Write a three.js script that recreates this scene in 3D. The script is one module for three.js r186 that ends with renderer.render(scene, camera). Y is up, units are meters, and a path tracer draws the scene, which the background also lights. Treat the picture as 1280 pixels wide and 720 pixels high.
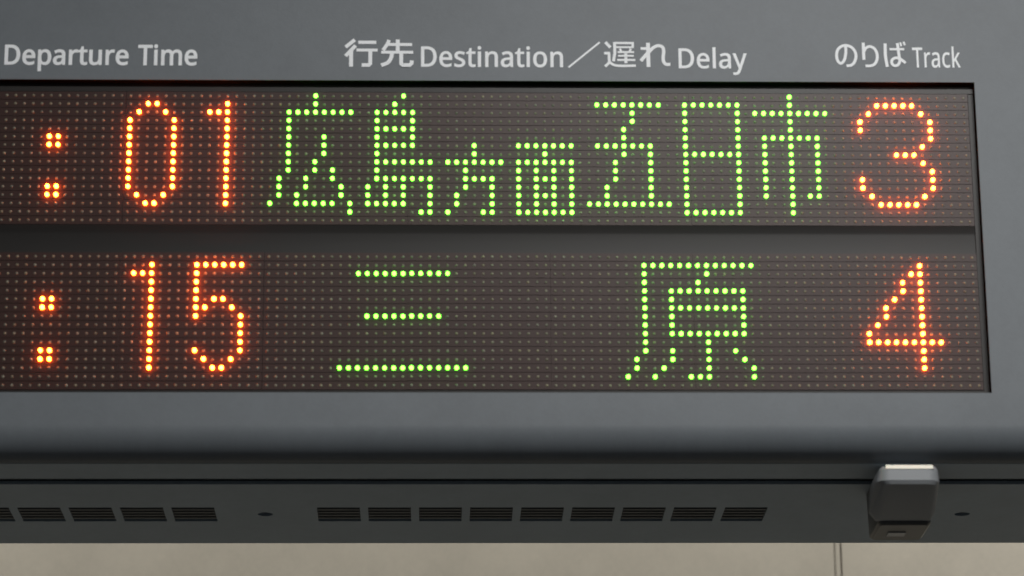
import * as THREE from 'three';
import { mergeGeometries, toCreasedNormals } from 'three/addons/utils/BufferGeometryUtils.js';
import { ConvexGeometry } from 'three/addons/geometries/ConvexGeometry.js';
import { TextGeometry } from 'three/addons/geometries/TextGeometry.js';
import { FontLoader } from 'three/addons/loaders/FontLoader.js';
import { RectAreaLightUniformsLib } from 'three/addons/lights/RectAreaLightUniformsLib.js';

// ---------------------------------------------------------------- camera, light, exposure
RectAreaLightUniformsLib.init();
const scene = new THREE.Scene();
const renderer = new THREE.WebGLRenderer({ antialias: true });
renderer.setSize(1024, 576);
renderer.toneMapping = THREE.LinearToneMapping;
renderer.toneMappingExposure = 1;
renderer.shadowMap.enabled = true;
const HANG = 2.8;                                    // height of the board's reference point above the floor
const camera = new THREE.PerspectiveCamera(10.5347, 16 / 9, 0.05, 60);
camera.position.set(0.16018, HANG - 1.3125, 3.3149);
camera.focus = 3.9; camera.userData.fStop = 6;
camera.rotation.set(0.31553, -0.02763, -0.00702, 'YXZ');
scene.background = new THREE.Color(0.030, 0.033, 0.036);   // the dim hall around
// fluorescent lamps under the hall's ceiling: place, length, strength
const LAMPS = [
  [0.95, 4.05, 2.15, 1.25, 126, 'near the right end of the board'],
  [2.7, 4.05, 4.4, 1.25, 84, 'farthest in front of the board'],
  [0.95, 4.05, -0.75, 1.25, 42, 'behind the right half of the board'],
  [-1.7, 4.05, -0.75, 1.25, 66, 'behind the left half of the board'],
];

// ---------------------------------------------------------------- helpers
let seed = 7;
const rnd = () => { seed = (seed + 0x6d2b79f5) | 0; let t = Math.imul(seed ^ (seed >>> 15), 1 | seed); t = (t + Math.imul(t ^ (t >>> 7), 61 | t)) ^ t; return ((t ^ (t >>> 14)) >>> 0) / 4294967296; };
const used = new Map();
function numbered(name) { const n = used.get(name) ?? 0; used.set(name, n + 1); return n ? name + '_' + String(n).padStart(3, '0') : name; }
function part(name, geo, mat, parent, label) {
  const g = Array.isArray(geo) ? mergeGeometries(geo.map((q) => { const r = q.index ? q.toNonIndexed() : q; for (const k of Object.keys(r.attributes)) if (!['position', 'normal', 'uv'].includes(k)) r.deleteAttribute(k); return r; })) : geo;
  const m = new THREE.Mesh(g, mat); m.name = numbered(name); m.castShadow = m.receiveShadow = true;
  if (label) m.userData.label = label;
  parent.add(m); return m;
}
function thing(name, pos, label, category, group) {
  const o = new THREE.Group(); o.name = numbered(name); o.position.set(...pos); scene.add(o);
  o.userData = label ? { label, category } : {};
  if (group) o.userData.group = group;
  return o;
}
const mm = (v) => v / 1000;
function creased(g, angle) { g.scale(1000, 1000, 1000); const c = toCreasedNormals(g, angle); c.scale(0.001, 0.001, 0.001); return c; }
function box(x0, x1, y0, y1, z0, z1) {               // millimetres
  const g = new THREE.BoxGeometry(mm(x1 - x0), mm(y1 - y0), mm(z1 - z0));
  g.translate(mm(x0 + x1) / 2, mm(y0 + y1) / 2, mm(z0 + z1) / 2);
  const p = g.attributes.position, n = g.attributes.normal, u = g.attributes.uv;
  for (let i = 0; i < p.count; i++) {
    if (Math.abs(n.getZ(i)) > 0.5) u.setXY(i, p.getX(i), p.getY(i));
    else if (Math.abs(n.getY(i)) > 0.5) u.setXY(i, p.getX(i), p.getZ(i));
    else u.setXY(i, p.getZ(i), p.getY(i));
  }
  return g;
}
function noiseTexture(size, repeatPerMetre, octaves, low, high, color) {
  const grids = octaves.map(([n, a]) => { const g = new Float32Array(n * n); for (let i = 0; i < g.length; i++) g[i] = rnd(); return [n, a, g]; });
  const data = new Uint8Array(size * size * 4), total = octaves.reduce((s, o) => s + o[1], 0);
  const sm = (t) => t * t * (3 - 2 * t);
  for (let y = 0; y < size; y++) for (let x = 0; x < size; x++) {
    let v = 0;
    for (const [n, a, g] of grids) {
      const fx = x / size * n, fy = y / size * n, ix = Math.floor(fx), iy = Math.floor(fy), tx = sm(fx - ix), ty = sm(fy - iy);
      const at = (i, j) => g[((j + n) % n) * n + (i + n) % n];
      v += a * ((at(ix, iy) * (1 - tx) + at(ix + 1, iy) * tx) * (1 - ty) + (at(ix, iy + 1) * (1 - tx) + at(ix + 1, iy + 1) * tx) * ty);
    }
    const k = low + (high - low) * v / total, o = (y * size + x) * 4;
    for (let c = 0; c < 3; c++) data[o + c] = Math.max(0, Math.min(255, Math.round(255 * k * (color ? color[c] : 1))));
    data[o + 3] = 255;
  }
  const t = new THREE.DataTexture(data, size, size);
  t.wrapS = t.wrapT = THREE.RepeatWrapping; t.magFilter = THREE.LinearFilter; t.minFilter = THREE.LinearMipmapLinearFilter; t.generateMipmaps = true;
  t.repeat.set(repeatPerMetre, repeatPerMetre);
  if (color) t.colorSpace = THREE.SRGBColorSpace;
  t.needsUpdate = true;
  return t;
}

// ---------------------------------------------------------------- materials
const mottle = noiseTexture(512, 1.7, [[6, 1], [17, 0.8], [61, 0.7], [190, 0.7]], 0.9, 1.0, [1, 1, 1]);
const grain = noiseTexture(512, 4, [[128, 1], [256, 1]], 0, 1);
const M = {
  paint: new THREE.MeshStandardMaterial({ color: new THREE.Color(0.142, 0.160, 0.176), map: mottle, roughness: 0.55, bumpMap: grain, bumpScale: 0.00006 }),
  under: new THREE.MeshStandardMaterial({ color: new THREE.Color(0.33, 0.4, 0.455), map: mottle, roughness: 0.6, bumpMap: grain, bumpScale: 0.00006 }),
  rib: new THREE.MeshStandardMaterial({ color: new THREE.Color(0.085, 0.09, 0.09), roughness: 0.6 }),
  trim: new THREE.MeshPhysicalMaterial({ color: new THREE.Color(0.0025, 0.0025, 0.0025), roughness: 1, specularIntensity: 0 }),
  dark: new THREE.MeshStandardMaterial({ color: new THREE.Color(0.02, 0.02, 0.02), roughness: 0.8 }),
  letter: new THREE.MeshStandardMaterial({ color: new THREE.Color(0.84, 0.86, 0.88), roughness: 0.6 }),
  module: new THREE.MeshPhysicalMaterial({ color: new THREE.Color(0.034, 0.0150, 0.0118), roughness: 0.42, specularIntensity: 0.62 }),
  frame: new THREE.MeshPhysicalMaterial({ color: new THREE.Color(0.016, 0.0145, 0.0135), roughness: 0.42, specularIntensity: 0.62 }),
  unlit: new THREE.MeshStandardMaterial({ color: new THREE.Color(0.155, 0.15, 0.11), roughness: 0.5 }),
  orange: new THREE.MeshStandardMaterial({ color: 0x221008, emissive: new THREE.Color(105, 12.5, 0.75), roughness: 0.4 }),
  green: new THREE.MeshStandardMaterial({ color: 0x0c2008, emissive: new THREE.Color(1.9, 14, 0.48), roughness: 0.4 }),
  housing: new THREE.MeshStandardMaterial({ color: new THREE.Color(0.27, 0.285, 0.3), roughness: 0.5, map: mottle }),
  housingDark: new THREE.MeshStandardMaterial({ color: new THREE.Color(0.035, 0.037, 0.037), roughness: 0.4 }),
  clip: new THREE.MeshStandardMaterial({ color: new THREE.Color(0.3, 0.31, 0.33), roughness: 0.35, metalness: 0.3 }),
  cream: new THREE.MeshStandardMaterial({ color: new THREE.Color(0.8, 0.8, 0.7), roughness: 0.4 }),
  wall: new THREE.MeshStandardMaterial({ color: new THREE.Color(0.54, 0.49, 0.395), map: mottle, roughness: 0.5 }),
  seam: new THREE.MeshStandardMaterial({ color: new THREE.Color(0.05, 0.03, 0.02), roughness: 0.7 }),
  floor: new THREE.MeshStandardMaterial({ color: new THREE.Color(0.045, 0.048, 0.052), map: mottle, roughness: 0.5 }),
  lampBody: new THREE.MeshStandardMaterial({ color: new THREE.Color(0.75, 0.75, 0.75), roughness: 0.5 }),
  lampGlow: new THREE.MeshStandardMaterial({ color: 0x888888, emissive: new THREE.Color(3, 3, 3), roughness: 0.5 }),
};

// ---------------------------------------------------------------- setting: floor, rear wall of panels, lamps
{
  const f = part('floor', box(-5000, 6000, -60, 0, -1560, 6500), M.floor, scene);
  f.userData.kind = 'structure';
  const wall = new THREE.Group(); wall.name = 'wall'; wall.userData.kind = 'structure'; wall.position.set(0, 0, -1.5); scene.add(wall);
  const top = 4200;
  part('wall_core', box(-4000, 5000, 0, top, -60, -8), M.seam, wall);
  const seams = [-3206, -1206, 806.2, 2806];
  let x = -4000;
  for (const s of [...seams, 5006]) { part('wall_panel', box(x, s - 6.2, 2, top, -7.5, 0), M.wall, wall); x = s + 6.2; }
  for (const s of seams) part('joint_strip', box(s - 4.3, s + 3.6, 2, top, -7.5, -1.2), M.wall, wall);
  for (const [x0, y0, z0, len, power, place] of LAMPS) {
    const t = thing('ceiling_lamp', [x0, y0, z0], 'white fluorescent ceiling lamp ' + place, 'lamp', 'fluorescent lamps over the hall');
    part('lamp_body', box(-len * 500 - 30, len * 500 + 30, 12, 70, -120, 120), M.lampBody, t);
    part('diffuser', box(-len * 500, len * 500, 0, 12, -100, 100), M.lampGlow, t);
    const l = new THREE.RectAreaLight(new THREE.Color(1, 0.985, 0.96), power, len, 0.2);
    l.position.set(0, -0.004, 0); l.rotation.x = -Math.PI / 2; l.castShadow = true; t.add(l);
  }
}

// ---------------------------------------------------------------- the departure board
const board = thing('departure_board', [0, HANG, 0], 'dark grey train departure board with two rows of orange and green lit dots', 'departure board');
const LEFT = -760, RIGHT = 1060, TOP = 300, FACE = 7, OPEN_T = 16, OPEN_B = -353.5, OPEN_R = 782, OPEN_L = -460, BACK = -402, UNDER = -426;
// side profile (z, y) of the front skin below the opening: flat, then curled under
const RZ = 32, RY = 36, Y0 = -389.5, curl = [[FACE, OPEN_B], [FACE, Y0]];
for (let i = 1; i <= 16; i++) { const a = i / 16 * Math.PI / 2; curl.push([FACE - RZ * (1 - Math.cos(a)), Y0 - RY * Math.sin(a)]); }
const inner = [[FACE - RZ, Y0 - RY + 3], [FACE - RZ, Y0 - RY + 9]];
for (let i = 15; i >= 0; i--) { const a = i / 16 * Math.PI / 2; inner.push([FACE - RZ + (RZ - 7) * Math.cos(a), Y0 + 2 - (RY - 7) * Math.sin(a)]); }
inner.push([FACE - 7, OPEN_B]);
function alongX(profile, x0, x1) {                   // closed profile of (z, y) in mm drawn out along x
  const s = new THREE.Shape(profile.map(([z, y]) => new THREE.Vector2(mm(z), mm(y))));
  const g = new THREE.ExtrudeGeometry(s, { depth: mm(x1 - x0), bevelEnabled: false, steps: 1 });
  const p = g.attributes.position, u = g.attributes.uv;
  for (let i = 0; i < p.count; i++) { const z = p.getX(i), y = p.getY(i), x = mm(x1) - p.getZ(i); p.setXYZ(i, x, y, z); u.setXY(i, x, y - z); }
  g.computeVertexNormals();
  return creased(g, 0.5);
}
// (z, y) -> x runs backwards so that the faces keep their outside out
const front = [
  box(LEFT, RIGHT, OPEN_T, TOP, -10, FACE), box(OPEN_R, RIGHT, OPEN_B, OPEN_T, -10, FACE), box(LEFT, OPEN_L, OPEN_B, OPEN_T, -10, FACE),
  alongX([...curl, ...inner], LEFT, RIGHT),
];
part('front_panel', front, M.paint, board);
part('housing', [box(LEFT, RIGHT, TOP - 8, TOP, BACK, -10), box(LEFT, RIGHT, UNDER + 4, TOP - 8, BACK, BACK + 8), box(LEFT, LEFT + 8, UNDER + 4.2, TOP - 8, BACK + 8, -10), box(RIGHT - 8, RIGHT, UNDER + 4.2, TOP - 8, BACK + 8, -10)], M.paint, board);

// underside: a front strip, a groove and the vented plate

part('underside_strip', box(LEFT, RIGHT, UNDER, UNDER + 4, -91.2, FACE - RZ - 0.4), M.under, board);
part('groove', box(LEFT, RIGHT, UNDER + 6, UNDER + 9, -130, -80), M.rib, board);
const plateShape = new THREE.Shape([[LEFT, -116], [RIGHT, -116], [RIGHT, BACK], [LEFT, BACK]].map(([x, z]) => new THREE.Vector2(mm(x), mm(z))));
const vents = [];
for (let k = 0; k < 10; k++) vents.push(-115.3 - 59.5 * k);
for (let k = 0; k < 9; k++) vents.push(53.9 + 59.53 * k);
const V0 = -223.5, V1 = -290.4, VW = 25;
for (const x of vents) if (x - VW > LEFT) plateShape.holes.push(new THREE.Path([[x - VW, V0], [x + VW, V0], [x + VW, V1], [x - VW, V1]].map(([a, b]) => new THREE.Vector2(mm(a), mm(b)))));
const screwHoles = [-32.5, 788.3];
for (const x of screwHoles) { const h = new THREE.Path(); h.absarc(mm(x), mm(-256.5), mm(9), 0, Math.PI * 2, false); plateShape.holes.push(h); }
const plateGeo = new THREE.ExtrudeGeometry(plateShape, { depth: mm(4), bevelEnabled: false, curveSegments: 20 });
{ const p = plateGeo.attributes.position; for (let i = 0; i < p.count; i++) { const x = p.getX(i), z = p.getY(i), d = p.getZ(i); p.setXYZ(i, x, mm(UNDER) + (mm(4) - d), z); } plateGeo.computeVertexNormals(); }
const plate = part('underside_plate', plateGeo, M.under, board);
for (const x of vents) {
  if (x - VW <= LEFT) continue;
  part('vent_backing', box(x - VW - 4, x + VW + 4, UNDER + 14, UNDER + 16, V1 - 4, V0 + 4), M.dark, plate);
  const ribs = [];
  for (let i = 1; i < 5; i++) { const z = V0 + (V1 - V0) * i / 5; ribs.push(box(x - VW, x + VW, UNDER + 0.5, UNDER + 3.5, z - 2.9, z + 2.9)); }
  part('vent_slats', ribs, M.rib, plate);
}
for (const x of screwHoles) { const g = new THREE.CylinderGeometry(mm(9.5), mm(9.5), mm(3), 20); g.translate(mm(x), mm(UNDER + 8), mm(-256.5)); part('screw_hole', g, M.dark, plate); }

// ---------------------------------------------------------------- the screen: mask, modules, dots
part('opening_trim', [box(OPEN_L, OPEN_R, OPEN_T - 0.6, OPEN_T - 0.02, -9, FACE - 0.4), box(OPEN_R - 0.6, OPEN_R - 0.02, OPEN_B, OPEN_T - 0.6, -8, FACE - 0.4)], M.trim, board);
part('screen_mask', [
  box(OPEN_L, OPEN_R, OPEN_B, OPEN_T, -14, -9),
  box(OPEN_L, OPEN_R, 4.95, OPEN_T, -9, -1.6), box(775.5, OPEN_R, OPEN_B, 4.9, -9, -2.6), box(OPEN_L, 775.5, OPEN_B, -348.3, -9, -2.4),
], M.frame, board);
part('divider', alongX([[-8.9, -155], [-8.9, -187.7], [-4.2, -187.7], [-4.2, -165.5], [-3.8, -162.5], [-2.3, -155]], OPEN_L + 1, 775), M.frame, board);
const PITCH = 10, GAP = 192.85, FIRST = -44, LAST = 77;
const moduleOf = (c) => Math.floor((c - 14) / 16);
const jitter = new Map();
const shift = (row, c) => { const k = row + ':' + moduleOf(c); if (!jitter.has(k)) jitter.set(k, [(rnd() - 0.5) * 0.35, (rnd() - 0.5) * 0.4]); return jitter.get(k); };
const dotAt = (row, c, r) => { const [a, b] = shift(row, c); return [c * PITCH + a, -r * PITCH - row * GAP + b]; };
function domeGeo(r, h, n, m) {                       // an LED: round nose on a short straight body that stands on the module
  const dome = new THREE.SphereGeometry(mm(r), n, m, 0, Math.PI * 2, 0, Math.PI / 2), tube = new THREE.CylinderGeometry(mm(r), mm(r), mm(3), n, 1, true); tube.translate(0, mm(-1.5), 0);
  const g = mergeGeometries([dome, tube]); g.rotateX(Math.PI / 2); g.scale(1, 1, h); return g; }
function capGeo(r, h, n) { const g = new THREE.SphereGeometry(mm(r), n, 3, 0, Math.PI * 2, 0, Math.PI / 2); g.rotateX(Math.PI / 2); g.scale(1, 1, h / r); g.translate(0, 0, mm(-2)); return g; }
const unlitDome = capGeo(1.7, 0.75, 9), litDome = domeGeo(2.2, 1.0, 14, 5);
// dots of every lit character: [row of the board, name of it, colour, list of [col, row] or [col0..col1, row0..row1] runs]
const H = (r, a, b) => Array.from({ length: b - a + 1 }, (_, i) => [a + i, r]);
const Vt = (c, a, b) => Array.from({ length: b - a + 1 }, (_, i) => [c, a + i]);
const colon = [...Vt(-27, 5, 6), ...Vt(-26, 5, 6), ...Vt(-27, 11, 12), ...Vt(-26, 11, 12)];
const CHARS = [
  [0, 'orange colon of lit dots', 'orange', colon],
  [0, 'orange digit 0 of lit dots', 'orange', [...H(1, -16, -15), [-17, 2], [-14, 2], ...Vt(-18, 3, 11), ...Vt(-13, 3, 11), [-17, 12], [-14, 12], ...H(13, -16, -15)]],
  [0, 'orange digit 1 of lit dots', 'orange', [...H(2, -9, -8), ...Vt(-7, 1, 13)]],
  [0, 'green character 広 of lit dots', 'green', [...Vt(3, 0, 1), ...H(2, 0, 7), ...Vt(0, 3, 9), ...Vt(-1, 10, 12), [-2, 13], ...Vt(4, 5, 7), ...Vt(3, 8, 9), ...Vt(2, 10, 11), ...Vt(1, 12, 12), ...H(13, 1, 5), ...Vt(5, 9, 10), ...Vt(6, 11, 12), ...Vt(7, 13, 14)]],
  [0, 'green character 島 of lit dots', 'green', [[13, 0], [12, 1], ...H(2, 10, 14), ...H(4, 10, 14), ...H(6, 10, 14), [10, 3], [14, 3], [10, 5], [14, 5], [10, 7], ...H(8, 10, 16), [10, 9], ...H(10, 10, 16), ...Vt(16, 11, 14), [15, 14], ...Vt(9, 11, 12), ...Vt(11, 11, 12), ...Vt(13, 11, 12), ...H(13, 9, 13)]],
  [0, 'small green character 方 of lit dots', 'green', [...Vt(21, 6, 7), ...H(8, 18, 24), [20, 9], ...H(10, 20, 23), [20, 11], ...Vt(19, 12, 13), [18, 14], ...Vt(23, 11, 14), [22, 14]]],
  [0, 'small green character 面 of lit dots', 'green', [...H(6, 26, 32), [29, 7], ...H(8, 26, 32), ...[26, 28, 30, 32].flatMap((c) => Vt(c, 9, 13)), [29, 10], [29, 12], ...H(14, 26, 32)]],
  [0, 'green character 五 of lit dots', 'green', [...H(1, 35, 42), ...Vt(39, 2, 3), ...Vt(38, 4, 5), ...H(6, 35, 41), [38, 7], ...Vt(37, 8, 10), ...Vt(36, 11, 12), ...Vt(41, 7, 12), ...H(13, 34, 43)]],
  [0, 'green character 日 of lit dots', 'green', [...Vt(45, 1, 14), ...Vt(51, 1, 14), ...H(1, 46, 50), ...H(7, 46, 50), ...H(14, 46, 50)]],
  [0, 'green character 市 of lit dots', 'green', [...Vt(57, 0, 14), ...H(2, 53, 56), ...H(2, 58, 61), ...H(5, 54, 56), ...H(5, 58, 60), ...Vt(54, 6, 12), ...Vt(60, 6, 12), [59, 12]]],
  [0, 'orange digit 3 of lit dots', 'orange', [...H(1, 67, 71), [66, 2], [72, 2], ...Vt(65, 3, 4), ...Vt(73, 3, 5), [72, 6], ...H(7, 69, 71), [72, 8], ...Vt(73, 9, 11), [72, 12], ...H(13, 67, 71), [66, 12], ...Vt(65, 10, 11)]],
  [1, 'orange colon of lit dots', 'orange', colon],
  [1, 'orange digit 1 of lit dots', 'orange', [...H(2, -17, -16), ...Vt(-15, 1, 13)]],
  [1, 'orange digit 5 of lit dots', 'orange', [...H(1, -10, -5), ...Vt(-10, 2, 7), [-9, 6], ...H(5, -8, -7), [-6, 6], ...Vt(-5, 7, 11), [-6, 12], ...H(13, -8, -7), [-9, 12], [-10, 11]]],
  [1, 'green character 三 of lit dots', 'green', [...H(2, 8, 18), ...H(7, 9, 17), ...H(13, 6, 20)]],
  [1, 'green character 原 of lit dots', 'green', [...H(1, 40, 52), ...Vt(40, 2, 11), ...Vt(39, 12, 13), [38, 14], [47, 2], [46, 3], ...H(4, 43, 51), ...H(6, 43, 51), ...H(9, 43, 51), [43, 5], [51, 5], ...Vt(43, 7, 8), ...Vt(51, 7, 8), ...Vt(47, 10, 14), ...H(14, 45, 46), ...Vt(43, 11, 12), [42, 13], [41, 14], [50, 11], [51, 12], ...Vt(52, 13, 14)]],
  [1, 'orange digit 4 of lit dots', 'orange', [...Vt(71, 1, 13), [70, 2], ...Vt(69, 3, 4), [68, 5], ...Vt(67, 6, 7), [66, 8], [65, 9], ...H(10, 65, 70), ...H(10, 72, 73)]],
];
for (const row of [0, 1]) {
  const panel = new THREE.Group(); panel.name = numbered('led_row'); board.add(panel);
  panel.userData.label = row ? 'lower row of the dot display' : 'upper row of the dot display';
  for (let c0 = FIRST + (((14 - FIRST) % 16) + 16) % 16 - 16; c0 <= LAST; c0 += 16) {
    const [a, b] = shift(row, c0), strips = [];
    for (let r = 0; r < 16; r++) strips.push(box(Math.max(OPEN_L, c0 * PITCH - 4.95 + a), c0 * PITCH + 154.95 + a, -r * PITCH - row * GAP - 4.68 + b, -r * PITCH - row * GAP + 4.68 + b, -8.9, -2));
    strips.push(box(Math.max(OPEN_L, c0 * PITCH - 4.9 + a), c0 * PITCH + 154.9 + a, -150 - row * GAP - 4.5 + b, -row * GAP + 4.5 + b, -8.9, -2.6));
    part('led_module', strips, M.module, panel);
  }
  const lit = new Set();
  for (const [r0, label, tint, dots] of CHARS) {
    if (r0 !== row) continue;
    const geos = [];
    for (const [c, r] of dots) {
      if (lit.has(c + ',' + r)) continue;
      lit.add(c + ',' + r);
      const [x, y] = dotAt(row, c, r), g = litDome.clone(), k = 0.95 + 0.09 * rnd(); g.scale(k, k, 1); g.translate(mm(x), mm(y), 0); geos.push(g);
    }
    part('led_character', geos, M[tint], panel, label);
  }
  const spots = [];
  for (let c = FIRST; c <= LAST; c++) for (let r = 0; r < 16; r++) if (!lit.has(c + ',' + r)) spots.push(dotAt(row, c, r));
  const inst = new THREE.InstancedMesh(unlitDome, M.unlit, spots.length); inst.name = numbered('unlit_dots'); inst.userData.kind = 'stuff';
  const mtx = new THREE.Matrix4(), col = new THREE.Color();
  spots.forEach(([x, y], i) => {
    mtx.makeTranslation(mm(x), mm(y), 0); inst.setMatrixAt(i, mtx);
    const k = 0.7 + 0.6 * rnd(), w = rnd(); inst.setColorAt(i, col.setRGB(k * (0.95 + 0.15 * w), k, k * (1.05 - 0.2 * w)));
  });
  inst.castShadow = inst.receiveShadow = true; panel.add(inst);
}

// ---------------------------------------------------------------- white lettering on the front panel
const loader = new FontLoader();
const bold = await loader.loadAsync('fonts/droid/droid_sans_bold.typeface.json');
const regular = await loader.loadAsync('fonts/droid/droid_sans_regular.typeface.json');
const Z = FACE + 0.05;
function word(text, font, x0, x1, base, cap, swell = 0) {       // a word fitted between x0 and x1, with its capitals' height
  const g = new TextGeometry(text, { font, size: 1, depth: 0.01, curveSegments: 6, bevelEnabled: swell > 0, bevelSize: swell, bevelThickness: 0.004, bevelSegments: 1 });
  const ref = new TextGeometry(text[0], { font, size: 1, depth: 0.01, curveSegments: 3, bevelEnabled: swell > 0, bevelSize: swell, bevelThickness: 0.004, bevelSegments: 1 });
  g.computeBoundingBox(); ref.computeBoundingBox();
  const b = g.boundingBox, sx = (x1 - x0) / (b.max.x - b.min.x), sy = cap / (ref.boundingBox.max.y - ref.boundingBox.min.y);
  g.translate(-b.min.x, 0, 0); g.scale(mm(sx), mm(sy), mm(8)); g.translate(mm(x0), mm(base), mm(Z));
  return g;
}
let lift = 0;
function stroke(points, w, smooth) {                 // one brush-like line of even width, in mm
  let pts = points.map(([x, y]) => new THREE.Vector3(x, y, 0));
  if (smooth) pts = new THREE.CatmullRomCurve3(pts, false, 'centripetal').getPoints(pts.length * 6);
  const L = [], Rr = [];
  for (let i = 0; i < pts.length; i++) {
    const a = pts[Math.max(0, i - 1)], b = pts[i], c = pts[Math.min(pts.length - 1, i + 1)];
    const d1 = b.clone().sub(a).normalize(), d2 = c.clone().sub(b).normalize();
    const t = d1.clone().add(d2).normalize(), n = new THREE.Vector3(-t.y, t.x, 0);
    const ref = d1.lengthSq() > 0.5 ? d1 : d2, k = Math.min(1.5, 1 / Math.max(0.5, Math.abs(ref.x * t.x + ref.y * t.y)));
    L.push([b.x + n.x * w / 2 * k, b.y + n.y * w / 2 * k]); Rr.push([b.x - n.x * w / 2 * k, b.y - n.y * w / 2 * k]);
  }
  const pos = [], nor = [], uv = [], z0 = Z + 0.05 + 0.06 * (lift++ % 12), dz = 0.05;
  const quad = (a, b, c, d) => { for (const q of [a, b, c, a, c, d]) pos.push(...q); };
  const at = ([x, y], i) => [mm(x), mm(y), mm(z0 + dz * i / L.length)];
  for (let i = 0; i + 1 < L.length; i++) {
    quad(at(Rr[i], i), at(Rr[i + 1], i + 1), at(L[i + 1], i + 1), at(L[i], i));
  }
  const g = new THREE.BufferGeometry();
  g.setAttribute('position', new THREE.Float32BufferAttribute(pos, 3));
  g.setAttribute('uv', new THREE.Float32BufferAttribute(new Float32Array(pos.length / 3 * 2), 2));
  g.computeVertexNormals();
  return g;
}
function glyphs(strokes, [X0, Y0], [x0, y0], [kx, ky]) {   // strokes drawn on a sheet of units, set at its place and size in mm
  return strokes.map(([w, pts, smooth]) => stroke(pts.map(([X, Y]) => [x0 + (X - X0) * kx, y0 - (Y - Y0) * ky]), w * (kx + ky) / 2, smooth));
}
part('lettering', [word('Departure', regular, -323.7, -183, 34.3, 24.6, 0.028), word('Time', regular, -172.5, -104.9, 34.1, 25.2, 0.028)], M.letter, board, 'white lettering Departure Time');
part('lettering', glyphs([
  [36, [[188, 76], [96, 150]]], [36, [[196, 134], [96, 240]]], [38, [[152, 185], [152, 346]]], [33, [[222, 102], [402, 102]]], [30, [[205, 180], [416, 180]]], [37, [[343, 190], [343, 316], [330, 330], [258, 330]]],
  [35, [[530, 78], [516, 115], [470, 182]]], [31, [[515, 124], [760, 124]]], [38, [[617, 73], [617, 200]]], [30, [[452, 202], [772, 202]]], [38, [[560, 208], [552, 255], [520, 305], [452, 334]], 1], [37, [[652, 208], [652, 316], [668, 330], [738, 330], [755, 314], [759, 284]]],
], [88, 96], [62.6, 63.3], [0.1142, 0.1226]), M.letter, board, 'white lettering 行先');
part('lettering', word('Destination', regular, 149.6, 311.8, 33.3, 25, 0.018), M.letter, board, 'white lettering Destination');
part('lettering', glyphs([[23, [[695, 433], [1085, 118]]]], [689, 428], [317.3, 33.2], [0.0925, 0.0985]), M.letter, board, 'white slash between the words');
part('lettering', glyphs([
  [42, [[176, 134], [246, 204]]], [36, [[158, 282], [222, 282], [225, 300], [225, 398]]], [38, [[168, 462], [234, 402]]], [34, [[228, 398], [270, 432], [330, 450], [582, 450]], 1],
  [38, [[302, 132], [302, 290], [282, 392]]], [32, [[302, 146], [545, 146], [545, 214]]], [26, [[318, 203], [545, 203]]], [30, [[372, 222], [388, 262]]], [30, [[518, 222], [502, 262]]],
  [28, [[340, 270], [562, 270]]], [26, [[345, 320], [557, 320]]], [27, [[333, 372], [577, 372]]], [40, [[450, 262], [450, 416]]],
  [50, [[752, 140], [752, 466]]], [36, [[650, 218], [770, 218]]], [46, [[768, 250], [650, 386]]], [44, [[756, 272], [826, 204], [890, 180], [946, 200], [960, 250], [952, 340], [958, 396], [985, 428], [1046, 432]], 1],
], [149, 128], [358, 64.4], [0.0851, 0.0915]), M.letter, board, 'white lettering 遅れ');
part('lettering', word('Delay', regular, 443.9, 522.2, 32.4, 24.6, 0.015), M.letter, board, 'white lettering Delay');
part('lettering', glyphs([
  [38, [[288, 182], [284, 290], [256, 384], [215, 420], [176, 392], [160, 315], [182, 232], [240, 188], [300, 179], [370, 206], [415, 270], [420, 340], [388, 416], [345, 446], [288, 452]], 1],
  [40, [[528, 140], [527, 372]]], [38, [[530, 262], [560, 215], [612, 192], [670, 216], [706, 280], [706, 360], [670, 428], [612, 452], [545, 453]], 1],
  [40, [[825, 150], [822, 320], [840, 466]], 1], [32, [[880, 228], [1080, 228]]], [38, [[990, 145], [1004, 300], [1010, 395], [980, 442], [932, 448], [902, 412], [912, 370], [960, 345], [1022, 362], [1090, 414]], 1], [26, [[1030, 134], [1044, 184]]], [28, [[1076, 124], [1092, 172]]],
], [128, 117], [622.6, 66.4], [0.0848, 0.0918]), M.letter, board, 'white lettering のりば');
part('lettering', word('Track', regular, 712.4, 767.6, 34.3, 24.6, 0.01), M.letter, board, 'white lettering Track');

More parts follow.
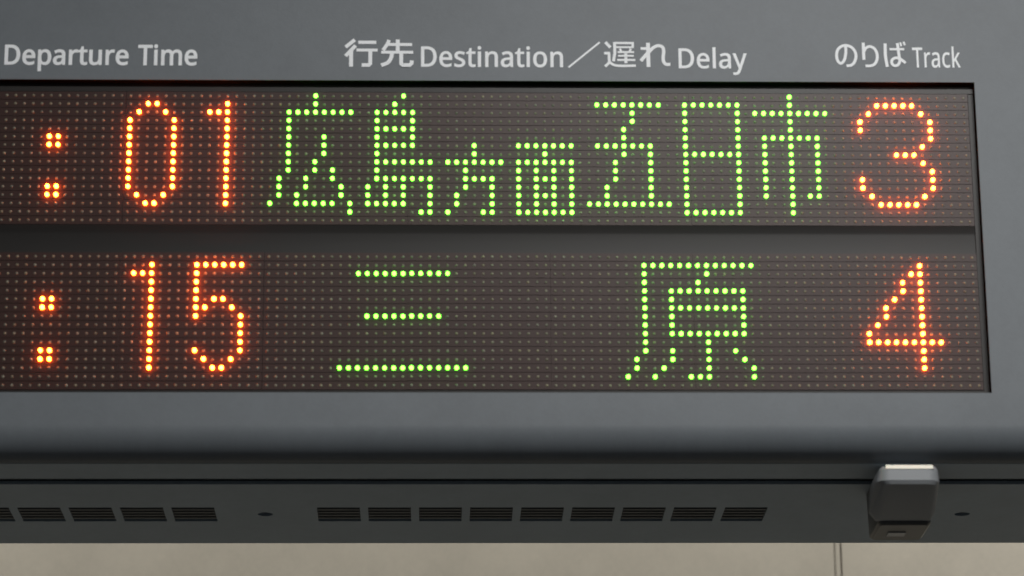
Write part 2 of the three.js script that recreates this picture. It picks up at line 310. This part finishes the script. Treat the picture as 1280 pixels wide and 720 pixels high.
// ---------------------------------------------------------------- the small housing under the board's right end
{
  const dev = thing('sensor', [mm(692), HANG + mm(UNDER), mm(-70)], 'dark grey plastic housing with a cream strip, under the right end of the board', 'sensor');
  const ring = (y, x0, x1, z0, z1, r) => { const out = []; for (const [cx, cz, a0] of [[x1 - r, z1 - r, 0], [x0 + r, z1 - r, 1], [x0 + r, z0 + r, 2], [x1 - r, z0 + r, 3]]) for (let i = 0; i <= 6; i++) { const a = (a0 + i / 6) * Math.PI / 2; out.push([cx + r * Math.cos(a), y, cz + r * Math.sin(a)]); } return out; };
  const hull = (pts, crease = 0.45) => { const g = new ConvexGeometry(pts.map(([x, y, z]) => new THREE.Vector3(mm(x), mm(y), mm(z)))); const u = new Float32Array(g.attributes.position.count * 2); g.setAttribute('uv', new THREE.BufferAttribute(u, 2)); return creased(g, crease); };
  // x is measured from 692, y from the underside, z from -70
  const dz = 70, dx = -692, dy = -UNDER, at = (pts) => pts.map(([x, y, z]) => [x + dx, y + dy, z + dz]);
  part('neck', box(666 + dx, 710 + dx, -440 + dy, -0.3, -62 + dz, -34 + dz), M.housingDark, dev);
  part('cover', hull(at([...ring(-438.6, 655, 716, -72, 13, 9), ...ring(-442.6, 652, 718, -72, 15.5, 11), ...ring(-455, 649, 719.5, -40, 15.5, 15), ...ring(-459, 653, 717, -30, 13, 13),
    ...ring(-474, 649, 722, -62, -48, 5), ...ring(-480, 657, 719, -72, -60, 5)])), M.housing, dev);
  part('rear_block', hull(at([...ring(-426.3, 662, 722, -168, -64, 7), ...ring(-481, 661, 721, -150, -70, 7), ...ring(-484, 664, 718, -146, -74, 6)])), M.housingDark, dev);
  const tilt = box(-26, 26, -2.6, 2.6, -0.5, 0.7); tilt.rotateX(-0.4); tilt.translate(mm(685.2 + dx), mm(-440.4 + dy), mm(14.6 + dz));
  part('strip', tilt, M.cream, dev);
  part('clip', box(677 + dx, 697 + dx, -485.2 + dy, -483.6 + dy, -122 + dz, -106 + dz), M.clip, dev);
}
renderer.render(scene, camera);
